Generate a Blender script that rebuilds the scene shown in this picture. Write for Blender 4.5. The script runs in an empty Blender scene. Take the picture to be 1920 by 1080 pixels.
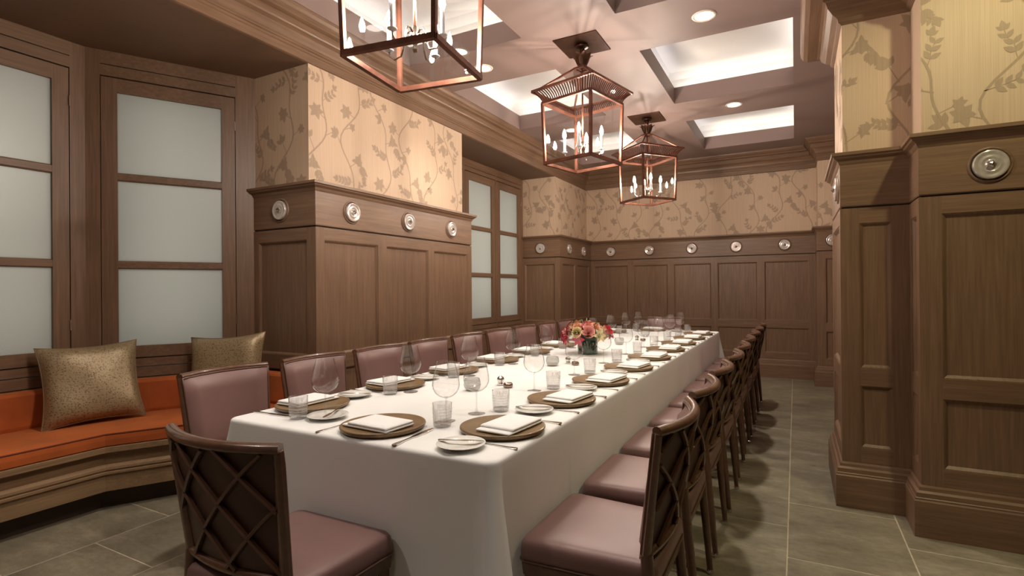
import bpy, math, random
from mathutils import Vector, Matrix
PI = math.pi
R = math.radians
C = bpy.context.scene.collection
sc = bpy.context.scene

# ------------------------------------------------------------------ camera, world, exposure
H = 1.30
yaw, pitch, roll, FPX, CX, CY = 4.82509988e-01, 1.64185561e-03, 7.93304880e-03, 984.467918, 975.610517, 540.499452
fw = Vector((-math.sin(yaw)*math.cos(pitch), math.cos(yaw)*math.cos(pitch), math.sin(pitch)))
rt = Vector((math.cos(yaw), math.sin(yaw), 0)); dn = fw.cross(rt)
r2 = rt*math.cos(roll) + dn*math.sin(roll); d2 = dn*math.cos(roll) - rt*math.sin(roll)
cd = bpy.data.cameras.new('camera'); cam = bpy.data.objects.new('camera', cd); C.objects.link(cam)
cam.matrix_world = Matrix(((r2.x, -d2.x, -fw.x, 0), (r2.y, -d2.y, -fw.y, 0), (r2.z, -d2.z, -fw.z, H), (0, 0, 0, 1)))
cd.sensor_width = 36; cd.lens = FPX/1920*36
cd.shift_x = -(CX-960)/1920; cd.shift_y = (CY-540)/1920
cd.clip_start = .02
sc.camera = cam
w = bpy.data.worlds.new('world'); sc.world = w; w.use_nodes = True
w.node_tree.nodes['Background'].inputs[0].default_value = (.5, .45, .4, 1)
w.node_tree.nodes['Background'].inputs[1].default_value = .03
vs = sc.view_settings; vs.view_transform = 'Standard'; vs.look = 'None'; vs.gamma = 1; vs.use_curve_mapping = False
vs.exposure = 0.35
cy = sc.cycles
cy.use_denoising = True; cy.max_bounces = 10; cy.diffuse_bounces = 4; cy.glossy_bounces = 4
cy.transmission_bounces = 8; cy.transparent_max_bounces = 24
cy.caustics_reflective = False; cy.caustics_refractive = False
cy.sample_clamp_indirect = 3.0; cy.sample_clamp_direct = 0

P_CAN = 75.0       # ceiling downlights, W
P_BULB = 1150.0     # candle bulbs, emission strength
P_COVE = .85       # cove strips, W each
P_WIN = 6.5        # light behind frosted casements, W each
P_WASH = 85.0      # wall washer by the aisle wall

def area(name, loc, sx, sy, power, col, rot=(0, 0, 0), spread=PI):
    l = bpy.data.lights.new(name, 'AREA'); l.shape = 'RECTANGLE'; l.size = sx; l.size_y = sy
    l.energy = power; l.color = col; l.spread = spread
    o = bpy.data.objects.new(name, l); C.objects.link(o); o.location = loc; o.rotation_euler = rot
    return o
def spot(name, loc, power, col, ang=110, blend=.8, rad=.05, rot=(0, 0, 0)):
    l = bpy.data.lights.new(name, 'SPOT'); l.energy = power; l.color = col; l.spot_size = R(ang); l.spot_blend = blend
    l.shadow_soft_size = rad
    o = bpy.data.objects.new(name, l); C.objects.link(o); o.location = loc; o.rotation_euler = rot
    return o
WARM = (1.0, .80, .62)
CEIL = 3.25
CANS = [(x, y) for y in (1.86, 3.95, 6.02) for x in (-.565, -2.42)]
for x, y in CANS: spot('downlight_beam', (x, y, CEIL-.012), P_CAN, (1, .92, .83))
for x_, p_ in ((-.565, .22), (-2.42, 1.0)): spot('downlight_beam', (x_, -.19, CEIL-.012), P_CAN*p_, (1, .92, .83))  # unseen pair added behind the camera to brighten cloth front and bench
spot('wall_wash_beam', (1.02, 2.30, CEIL-.012), P_WASH, (1, .95, .54), 130, .7, .05, (R(28), 0, 0))
COFX = [(-2.97, -1.87), (-1.12, 0.0)]
COFY = [(.14, 1.55), (2.21, 3.62), (4.28, 5.69), (6.35, 7.77)]
for x0, x1 in COFX:
    for y0, y1 in COFY:
        for yy in (y0-.05, y1+.05):
            area('cove_strip', ((x0+x1)/2, yy, 3.435), x1-x0, .05, P_COVE, (1, .95, .86), (PI, 0, 0))
        for xx in (x0-.05, x1+.05):
            area('cove_strip', (xx, (y0+y1)/2, 3.435), .05, y1-y0, P_COVE, (.97, .95, 1), (PI, 0, 0))

# ------------------------------------------------------------------ materials
def new_mat(name):
    m = bpy.data.materials.new(name); m.use_nodes = True
    nt = m.node_tree; b = nt.nodes['Principled BSDF']
    return m, nt, b
def N(nt, t, **kw):
    n = nt.nodes.new(t)
    for k, v in kw.items():
        if k.startswith('i_'): n.inputs[int(k[2:])].default_value = v
        else: setattr(n, k, v)
    return n
def ramp(nt, fac, stops):
    r = nt.nodes.new('ShaderNodeValToRGB'); el = r.color_ramp.elements
    while len(el) < len(stops): el.new(.5)
    for e, (p, c) in zip(el, stops): e.position = p; e.color = (*c, 1)
    nt.links.new(fac, r.inputs[0]); return r.outputs[0]
def srgb(r, g, b):
    f = lambda c: (c/255/12.92) if c/255 <= .04045 else ((c/255+.055)/1.055)**2.4
    return (f(r), f(g), f(b))
def bump(nt, b, height, strength, dist=.002):
    n = nt.nodes.new('ShaderNodeBump'); n.inputs['Strength'].default_value = strength; n.inputs['Distance'].default_value = dist
    nt.links.new(height, n.inputs['Height']); nt.links.new(n.outputs[0], b.inputs['Normal'])
def coords(nt, scale):
    tc = N(nt, 'ShaderNodeTexCoord'); mp = N(nt, 'ShaderNodeMapping'); mp.inputs['Scale'].default_value = scale
    nt.links.new(tc.outputs['Object'], mp.inputs[0]); return mp.outputs[0]
def noise(nt, co, scale, detail=4, rough=.55):
    n = N(nt, 'ShaderNodeTexNoise'); n.inputs['Scale'].default_value = scale; n.inputs['Detail'].default_value = detail
    n.inputs['Roughness'].default_value = rough; nt.links.new(co, n.inputs['Vector']); return n.outputs['Fac']
def simple(name, col, rough=.5, metal=0, var=.0, vscale=8, spec=.5, bmp=0, bscale=60, coat=0):
    m, nt, b = new_mat(name)
    b.inputs['Roughness'].default_value = rough; b.inputs['Metallic'].default_value = metal
    b.inputs['Specular IOR Level'].default_value = spec; b.inputs['Coat Weight'].default_value = coat
    co = coords(nt, (1, 1, 1))
    f = noise(nt, co, vscale)
    lo = tuple(c*(1-var) for c in col); hi = tuple(min(1, c*(1+var)) for c in col)
    nt.links.new(ramp(nt, f, [(.3, lo), (.7, hi)]), b.inputs['Base Color'])
    if bmp: bump(nt, b, noise(nt, co, bscale), bmp)
    return m
def wood(name, col, axis, var=.24, rough=.42, spec=.4):
    m, nt, b = new_mat(name)
    s = [38, 38, 38]; s[axis] = 1.6
    co = coords(nt, s); f = noise(nt, co, 1.6, 6, .6)
    s2 = [160, 160, 160]; s2[axis] = 5
    f2 = noise(nt, coords(nt, s2), 1.0, 3, .5)
    mx = N(nt, 'ShaderNodeMath', operation='ADD'); mu = N(nt, 'ShaderNodeMath', operation='MULTIPLY', i_1=.55)
    nt.links.new(f2, mu.inputs[0]); nt.links.new(f, mx.inputs[0]); nt.links.new(mu.outputs[0], mx.inputs[1])
    lo = tuple(c*(1-var) for c in col); hi = tuple(c*(1+var) for c in col)
    nt.links.new(ramp(nt, mx.outputs[0], [(.5, lo), (.78, col), (1.0, hi)]), b.inputs['Base Color'])
    b.inputs['Roughness'].default_value = rough; b.inputs['Specular IOR Level'].default_value = spec
    bump(nt, b, mx.outputs[0], .25, .0015)
    return m
WCOL = (.182, .104, .061)
WX, WY, WZ = (wood('oak_grain_%s' % a, WCOL, i) for i, a in enumerate(('across', 'along', 'upright')))
WB_ = wood('bench_oak_along', (.265, .165, .088), 1)  # bench oak, a paler tone than the wall oak
CHW = simple('chair_lacquer', (.115, .054, .031), .26, var=.15, vscale=30, coat=.3)
LEA = simple('mauve_leather', (.198, .109, .097), .40, var=.06, vscale=5, bmp=.12, bscale=420)
LEB = simple('brown_leather', (.062, .023, .013), .45, var=.12, vscale=6, bmp=.12, bscale=420)
PIPE = simple('brown_piping', (.13, .065, .045), .4)
CEILM = simple('ceiling_paint', (.25, .172, .152), .55, var=.03, vscale=2)
SOFF = simple('soffit_paint', (.155, .086, .048), .6, var=.08, vscale=2)
COVEM = simple('cove_paint', (.72, .69, .66), .6, var=.05, vscale=1.2)
COPPER = simple('aged_copper', (.165, .066, .042), .38, metal=.7, var=.35, vscale=14)
BRONZE = simple('dark_bronze', (.065, .027, .014), .38, metal=.7, var=.3, vscale=14)
SILVER = simple('silver', (.72, .69, .65), .14, metal=1, var=.05)
NICKEL = simple('nickel_arm', (.50, .44, .37), .2, metal=1, var=.08)
WHITE = simple('porcelain', (.80, .79, .74), .12, var=.01, coat=.4)
LINEN = simple('napkin_linen', (.83, .82, .80), .85, var=.02, vscale=60, bmp=.15, bscale=700)
CLOTH = simple('tablecloth_linen', (.80, .79, .765), .88, var=.015, vscale=3, bmp=.10, bscale=900)
CANDLE = simple('candle_sleeve', (.80, .82, .84), .4)
CHROME = simple('chrome_glide', (.75, .72, .68), .1, metal=1)
BRASS = simple('brass_hinge', (.6, .45, .25), .25, metal=1)
PLAST = simple('grey_plaster', (.36, .335, .30), .8)
DARK = simple('dark_gap', (.02, .013, .009), .8)
VELVET = simple('orange_velvet', (.43, .088, .012), .85, var=.22, vscale=4, bmp=.2, bscale=300)
VELVET.node_tree.nodes['Principled BSDF'].inputs['Sheen Weight'].default_value = .4
VELVET.node_tree.nodes['Principled BSDF'].inputs['Sheen Tint'].default_value = (1, .5, .2, 1)
VPIPE = simple('dark_orange_piping', (.16, .03, .008), .8)
TRIMW = simple('downlight_trim', (.75, .66, .56), .5)
GROUT = simple('grout', (.42, .35, .25), .9, var=.1, vscale=30)
DGLASS = simple('vase_glass_leaf_lining', (.018, .040, .016), .08, var=.5, vscale=25, coat=.8)
LEAF = simple('leaf_green', (.05, .13, .025), .45, var=.4, vscale=20)
LEAFD = simple('leaf_dark_green', (.014, .042, .012), .4, var=.4, vscale=20)
PETALS = {k: simple('petal_'+k, c, .55, var=.18, vscale=30) for k, c in dict(
    pink=(.66, .13, .17), red=(.50, .022, .03), peach=(.80, .45, .29), cream=(.82, .66, .36), magenta=(.55, .03, .08), blush=(.78, .36, .32)).items()}

# stoneware: warm speckled glaze
CHARG, nt, b = new_mat('speckled_stoneware')
co = coords(nt, (1, 1, 1))
v = N(nt, 'ShaderNodeTexVoronoi', i_2=230.0); nt.links.new(co, v.inputs['Vector'])
n1 = noise(nt, co, 9, 5)
mixc = N(nt, 'ShaderNodeMix', data_type='RGBA')
nt.links.new(ramp(nt, n1, [(.3, (.155, .092, .040)), (.7, (.255, .165, .082))]), mixc.inputs[6])
mixc.inputs[7].default_value = (.045, .022, .010, 1)
nt.links.new(ramp(nt, v.outputs['Distance'], [(.16, (1, 1, 1)), (.3, (0, 0, 0))]), mixc.inputs[0])
nt.links.new(mixc.outputs[2], b.inputs['Base Color']); b.inputs['Roughness'].default_value = .33
bump(nt, b, n1, .1)

# gold brocade cushion
GOLD, nt, b = new_mat('gold_brocade')
co = coords(nt, (1, 1, 1))
v = N(nt, 'ShaderNodeTexVoronoi', i_2=95.0); nt.links.new(co, v.inputs['Vector'])
n1 = noise(nt, coords(nt, (1, 1, 6)), 40, 5)
a_ = N(nt, 'ShaderNodeMath', operation='ADD'); nt.links.new(v.outputs['Distance'], a_.inputs[0]); nt.links.new(n1, a_.inputs[1])
nt.links.new(ramp(nt, a_.outputs[0], [(.55, (.105, .066, .030)), (.8, (.24, .165, .085)), (1.1, (.33, .24, .13))]), b.inputs['Base Color'])
b.inputs['Roughness'].default_value = .42; b.inputs['Metallic'].default_value = .25
bump(nt, b, a_.outputs[0], .25, .002)

# stone tiles
STONE, nt, b = new_mat('grey_brown_stone')
oi = N(nt, 'ShaderNodeObjectInfo')
tc = N(nt, 'ShaderNodeTexCoord'); vm = N(nt, 'ShaderNodeVectorMath', operation='ADD')
cmb = N(nt, 'ShaderNodeCombineXYZ'); mm = N(nt, 'ShaderNodeMath', operation='MULTIPLY', i_1=57.0)
nt.links.new(oi.outputs['Random'], mm.inputs[0]); nt.links.new(mm.outputs[0], cmb.inputs[2])
nt.links.new(tc.outputs['Object'], vm.inputs[0]); nt.links.new(cmb.outputs[0], vm.inputs[1])
mp = N(nt, 'ShaderNodeMapping'); mp.inputs['Scale'].default_value = (1, 1.9, 1); nt.links.new(vm.outputs[0], mp.inputs[0])
f1 = noise(nt, mp.outputs[0], 3.2, 9, .68); f2 = noise(nt, mp.outputs[0], 22, 6, .7)
a_ = N(nt, 'ShaderNodeMath', operation='ADD'); m2 = N(nt, 'ShaderNodeMath', operation='MULTIPLY', i_1=.5)
nt.links.new(f2, m2.inputs[0]); nt.links.new(f1, a_.inputs[0]); nt.links.new(m2.outputs[0], a_.inputs[1])
nt.links.new(ramp(nt, a_.outputs[0], [(.48, (.075, .060, .038)), (.60, (.16, .134, .088)), (.78, (.215, .182, .122)), (.98, (.31, .265, .185))]), b.inputs['Base Color'])
b.inputs['Roughness'].default_value = .5; bump(nt, b, a_.outputs[0], .25, .004)

# wallpaper ground with fine vertical ribs, and its print
def paper(name, col, dark, axis_free):
    m, nt, b = new_mat(name)
    f = noise(nt, coords(nt, (260, 260, 2.2)), 1, 3); f2 = noise(nt, coords(nt, (1, 1, 1)), 1.3, 3)
    nt.links.new(ramp(nt, f, [(.3, dark), (.65, col)]), b.inputs['Base Color'])
    b.inputs['Roughness'].default_value = .6; b.inputs['Specular IOR Level'].default_value = .3
    bump(nt, b, f, .2, .0008); return m
PAPER = paper('wallpaper_ground', (.585, .428, .305), (.50, .357, .245), 0)
PRINT = paper('wallpaper_print', (.395, .285, .202), (.335, .237, .162), 0)

# frosted casement glass: light from behind comes through
FROST, nt, b = new_mat('frosted_glass')
out = nt.nodes['Material Output']
tr = N(nt, 'ShaderNodeBsdfTranslucent', i_0=(.80, .80, .76, 1)); df = N(nt, 'ShaderNodeBsdfDiffuse', i_0=(.42, .41, .38, 1))
mx = N(nt, 'ShaderNodeMixShader', i_0=.55); gl = N(nt, 'ShaderNodeBsdfGlossy', i_0=(1, 1, 1, 1), i_1=.35)
m3 = N(nt, 'ShaderNodeMixShader', i_0=.04)
nt.links.new(tr.outputs[0], mx.inputs[1]); nt.links.new(df.outputs[0], mx.inputs[2])
nt.links.new(mx.outputs[0], m3.inputs[1]); nt.links.new(gl.outputs[0], m3.inputs[2]); nt.links.new(m3.outputs[0], out.inputs[0])

def thin_glass(name, tint, ior=1.45, gain=1.0, rough=.02, milk=0.0, edge=.45):
    m, nt, b = new_mat(name); out = nt.nodes['Material Output']
    t = N(nt, 'ShaderNodeBsdfTransparent', i_0=(*tint, 1)); g = N(nt, 'ShaderNodeBsdfGlossy', i_0=(1, 1, 1, 1), i_1=rough)
    lw = N(nt, 'ShaderNodeLayerWeight', i_0=.5); pw = N(nt, 'ShaderNodeMath', operation='POWER', i_1=4.0)
    nt.links.new(lw.outputs['Facing'], pw.inputs[0]); f0 = ((ior-1)/(ior+1))**2*gain
    mu = N(nt, 'ShaderNodeMath', operation='MULTIPLY_ADD', i_1=(1-f0)*.9, i_2=f0); mu.use_clamp = True
    nt.links.new(pw.outputs[0], mu.inputs[0])
    mx = N(nt, 'ShaderNodeMixShader'); nt.links.new(mu.outputs[0], mx.inputs[0])
    nt.links.new(ramp(nt, lw.outputs['Facing'], [(.55, tint), (.93, tuple(c*edge for c in tint))]), t.inputs[0]) if edge else None
    src = t.outputs[0]
    if milk:
        d = N(nt, 'ShaderNodeBsdfDiffuse', i_0=(.8, .8, .8, 1)); m0 = N(nt, 'ShaderNodeMixShader', i_0=milk)
        nt.links.new(t.outputs[0], m0.inputs[1]); nt.links.new(d.outputs[0], m0.inputs[2]); src = m0.outputs[0]
    nt.links.new(src, mx.inputs[1]); nt.links.new(g.outputs[0], mx.inputs[2])
    nt.links.new(mx.outputs[0], out.inputs[0]); return m
PANE = thin_glass('lantern_glass', (.95, .95, .95), 1.5, 1.2, edge=0)
WINEG = thin_glass('wine_glass_bowl', (.98, .98, .98), 1.5, 1.8)
CUTG = thin_glass('cut_crystal', (.985, .985, .985), 1.6, 2.6, .03, .02, .62)
STEMG = thin_glass('crystal_stem', (.93, .93, .93), 1.5, 1.3, .03, 0, .8)
ROUND = simple('bullseye_glass', (.68, .60, .55), .15, metal=.5, var=.12, vscale=40, coat=.6)
ROUNDRIM = simple('roundel_rim', (.17, .10, .065), .25, metal=.3, coat=.5)

def emit(name, col, s):
    m, nt, b = new_mat(name); out = nt.nodes['Material Output']
    e = N(nt, 'ShaderNodeEmission', i_0=(*col, 1), i_1=s); nt.links.new(e.outputs[0], out.inputs[0]); return m
BULB = emit('glowing_bulb', (1, .87, .74), P_BULB)
CANLENS = emit('downlight_lens', (1, .93, .82), 9)

# ------------------------------------------------------------------ mesh builder
class MB:
    def __init__(s): s.v = []; s.f = []
    def add(s, vs, fs):
        o = len(s.v); s.v += [tuple(p) for p in vs]; s.f += [tuple(i+o for i in f) for f in fs]; return s
    def box(s, a, b_):
        (x0, y0, z0), (x1, y1, z1) = a, b_
        return s.add([(x0, y0, z0), (x1, y0, z0), (x1, y1, z0), (x0, y1, z0), (x0, y0, z1), (x1, y0, z1), (x1, y1, z1), (x0, y1, z1)],
                     [(0, 3, 2, 1), (4, 5, 6, 7), (0, 1, 5, 4), (1, 2, 6, 5), (2, 3, 7, 6), (3, 0, 4, 7)])
    def tube(s, pts, rad, n=8, cap=True, sx=1.0, sy=1.0, up=None):
        pts = [Vector(p) for p in pts]; k = len(pts); vs = []
        if not hasattr(rad, '__len__'): rad = [rad]*k
        ref = None
        for i, p in enumerate(pts):
            t = (pts[min(i+1, k-1)]-pts[max(i-1, 0)]).normalized()
            if up is not None: ref = Vector(up)
            elif ref is None: ref = Vector((0, 0, 1)) if abs(t.z) < .9 else Vector((1, 0, 0))
            a = t.cross(ref); a = a.normalized() if a.length > 1e-6 else t.orthogonal().normalized()
            b2 = a.cross(t).normalized(); ref = b2
            for j in range(n):
                th = 2*PI*(j+.5)/n
                vs.append(p + a*(math.cos(th)*rad[i]*sx) + b2*(math.sin(th)*rad[i]*sy))
        fs = [(i*n+j, i*n+(j+1) % n, (i+1)*n+(j+1) % n, (i+1)*n+j) for i in range(k-1) for j in range(n)]
        if cap: fs += [tuple(range(n-1, -1, -1)), tuple((k-1)*n+j for j in range(n))]
        return s.add(vs, fs)
    def lathe(s, prof, n=24, c=(0, 0, 0), mod=None):
        vs = []; fs = []
        for i, (r, z) in enumerate(prof):
            for j in range(n):
                th = 2*PI*j/n; q = r*(mod(th, z) if mod else 1)
                vs.append((c[0]+q*math.cos(th), c[1]+q*math.sin(th), c[2]+z))
        for i in range(len(prof)-1):
            for j in range(n): fs.append((i*n+j, i*n+(j+1) % n, (i+1)*n+(j+1) % n, (i+1)*n+j))
        if prof[0][0] > 1e-5 and prof[0][0] < .2 and False: pass
        return s.add(vs, fs)
    def loops(s, loops, cap0=True, cap1=True):
        n = len(loops[0]); vs = [p for l in loops for p in l]
        fs = [(i*n+j, i*n+(j+1) % n, (i+1)*n+(j+1) % n, (i+1)*n+j) for i in range(len(loops)-1) for j in range(n)]
        if cap0: fs.append(tuple(range(n-1, -1, -1)))
        if cap1: fs.append(tuple((len(loops)-1)*n+j for j in range(n)))
        return s.add(vs, fs)
    def grid(s, fn, nu, nv, flip=False):
        vs = [fn(i/nu, j/nv) for i in range(nu+1) for j in range(nv+1)]
        q = lambda i, j: i*(nv+1)+j
        fs = [(q(i, j), q(i+1, j), q(i+1, j+1), q(i, j+1)) for i in range(nu) for j in range(nv)]
        if flip: fs = [f[::-1] for f in fs]
        return s.add(vs, fs)
    def mesh(s, name, mat, smooth=False):
        me = bpy.data.meshes.new(name); me.from_pydata(s.v, [], s.f); me.update()
        if mat: me.materials.append(mat)
        if smooth: me.shade_smooth()
        return me
    def build(s, name, mat, parent=None, smooth=False, angle=None):
        me = s.mesh(name, mat, smooth); o = bpy.data.objects.new(name, me); C.objects.link(o)
        if smooth and angle: me.set_sharp_from_angle(angle=R(angle))
        if parent: o.parent = parent
        return o
def rrect(w, d, r, z, n=4, cx=0, cy_=0, fn=None):
    pts = []
    for (sx, sy, a0) in ((1, 1, 0), (-1, 1, 90), (-1, -1, 180), (1, -1, 270)):
        for k in range(n+1):
            a = R(a0+90*k/n); pts.append((cx+sx*(w/2-r)+r*math.cos(a), cy_+sy*(d/2-r)+r*math.sin(a), z))
    return pts
def tag(o, label=None, cat=None, group=None, kind=None):
    for k, v_ in (('label', label), ('category', cat), ('group', group), ('kind', kind)):
        if v_: o[k] = v_
    return o
def empty(name, loc, rz=0):
    o = bpy.data.objects.new(name, None); C.objects.link(o); o.location = loc; o.rotation_euler = (0, 0, rz)
    o.empty_display_size = .05; return o
def copy_tree(o, parent=None):
    c = o.copy(); C.objects.link(c)
    if parent: c.parent = parent
    for ch in list(o.children): copy_tree(ch, c)
    return c
def inst(mesh, name, parent=None, loc=(0, 0, 0), rz=0):
    o = bpy.data.objects.new(name, mesh); C.objects.link(o); o.location = loc; o.rotation_euler = (0, 0, rz)
    if parent: o.parent = parent
    return o
def struct(name, label, cat=None):
    o = empty(name, (0, 0, 0)); tag(o, label, cat, None, 'structure'); return o
ORD = ['first', 'second', 'third', 'fourth', 'fifth', 'sixth', 'seventh', 'eighth', 'ninth']
# ------------------------------------------------------------------ panelled walls
class Face:
    """a vertical wall face: O on the floor, U along it, N out of it"""
    def __init__(s, O, U, Nn): s.O = Vector((O[0], O[1], 0)); s.U = Vector((*U, 0)).normalized(); s.N = Vector((*Nn, 0)).normalized()
    def p(s, u, n, z): q = s.O+s.U*u+s.N*n; return (q.x, q.y, z)
    def box(s, mb, u0, u1, n0, n1, z0, z1):
        c = [(u0, n0), (u1, n0), (u1, n1), (u0, n1)]
        vs = [s.p(u, n, z) for z in (z0, z1) for u, n in c]
        fs = [(0, 3, 2, 1), (4, 5, 6, 7), (0, 1, 5, 4), (1, 2, 6, 5), (2, 3, 7, 6), (3, 0, 4, 7)]
        if s.U.cross(s.N).z < 0: fs = [f[::-1] for f in fs]
        return mb.add(vs, fs)
    def extr(s, mb, prof, u0, u1, m0=0, m1=0):
        n = len(prof)
        vs = [s.p(u0-m0*a, a, z) for a, z in prof] + [s.p(u1+m1*a, a, z) for a, z in prof]
        fs = [(i, (i+1) % n, n+(i+1) % n, n+i) for i in range(n)] + [tuple(range(n-1, -1, -1)), tuple(range(n, 2*n))]
        return mb.add(vs, fs)
    def horiz(s): return WX if abs(s.U.x) > .8 else WY
BASE_P = [(-.03, 0), (.035, 0), (.035, .185), (.030, .192), (.030, .200), (.026, .204), (.024, .226), (.012, .236), (.010, .252), (.004, .262), (-.03, .262)]
CAP_P = [(-.03, 2.02), (.0, 2.02), (.006, 2.03), (.012, 2.045), (.030, 2.058), (.034, 2.066), (.044, 2.072), (.044, 2.09), (-.09, 2.09)]
def wains(par, F, L, panels, m0=0, m1=0, low=True, groove=True):
    hz = F.horiz()
    bb = MB(); F.box(bb, .04, L-.04, -.06, -.024, 0, 2.03); bb.build('backing_board', WZ, par)
    edges = [0.0]
    for a, b_ in panels: edges += [a, b_]
    edges.append(L)
    for i in range(0, len(edges), 2):
        if edges[i+1]-edges[i] > .004:
            ea = edges[i]+(.0008 if i == 0 and m0 == 1 else 0); eb = edges[i+1]-(.0008 if i == len(edges)-2 and m1 == 1 else 0)
            q = MB(); F.box(q, ea, eb, -.03, 0, .2, 1.762); q.build('stile', WZ, par)
    zr = [(.2, .353), (.716, .82), (1.672, 1.762)] if low else [(.2, .353), (1.672, 1.762)]
    zp = [(.353, .716), (.82, 1.672)] if low else [(.353, 1.672)]
    for a, b_ in panels:
        for z0, z1 in zr:
            q = MB(); F.box(q, a, b_, -.03, 0, z0, z1); q.build('rail', hz, par)
        for z0, z1 in zp:
            q = MB(); t = .014; e = .006
            A = [(a+e, z0+e), (b_-e, z0+e), (b_-e, z1-e), (a+e, z1-e)]; B = [(a+e+t, z0+e+t), (b_-e-t, z0+e+t), (b_-e-t, z1-e-t), (a+e+t, z1-e-t)]
            O_ = [(a, z0), (b_, z0), (b_, z1), (a, z1)]
            vs = [F.p(u, -.003, z) for u, z in O_] + [F.p(u, -.004, z) for u, z in A] + [F.p(u, -.017, z) for u, z in B]
            fs = [(i, (i+1) % 4, 4+(i+1) % 4, 4+i) for i in range(4)] + [(4+i, 4+(i+1) % 4, 8+(i+1) % 4, 8+i) for i in range(4)] + [(8, 9, 10, 11)]
            if F.U.cross(F.N).z > 0: fs = [f[::-1] for f in fs]
            q.add(vs, fs); q.build('panel', WZ, par)
    q = MB(); F.extr(q, [(-.03, 1.772), (-.004, 1.772), (0, 1.778), (0, 2.03), (-.03, 2.03)], 0, L, m0, m1); q.build('frieze_board', hz, par)
    q = MB(); F.extr(q, [(-.03, 1.758), (-.012, 1.758), (-.012, 1.776), (-.03, 1.776)], 0, L, m0, m1); q.build('shadow_groove', DARK, par)
    q = MB(); F.extr(q, CAP_P, 0, L, m0, m1); q.build('cap_moulding', hz, par)
    q = MB(); F.extr(q, BASE_P, 0, L, m0, m1); q.build('base_moulding', hz, par)

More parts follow.
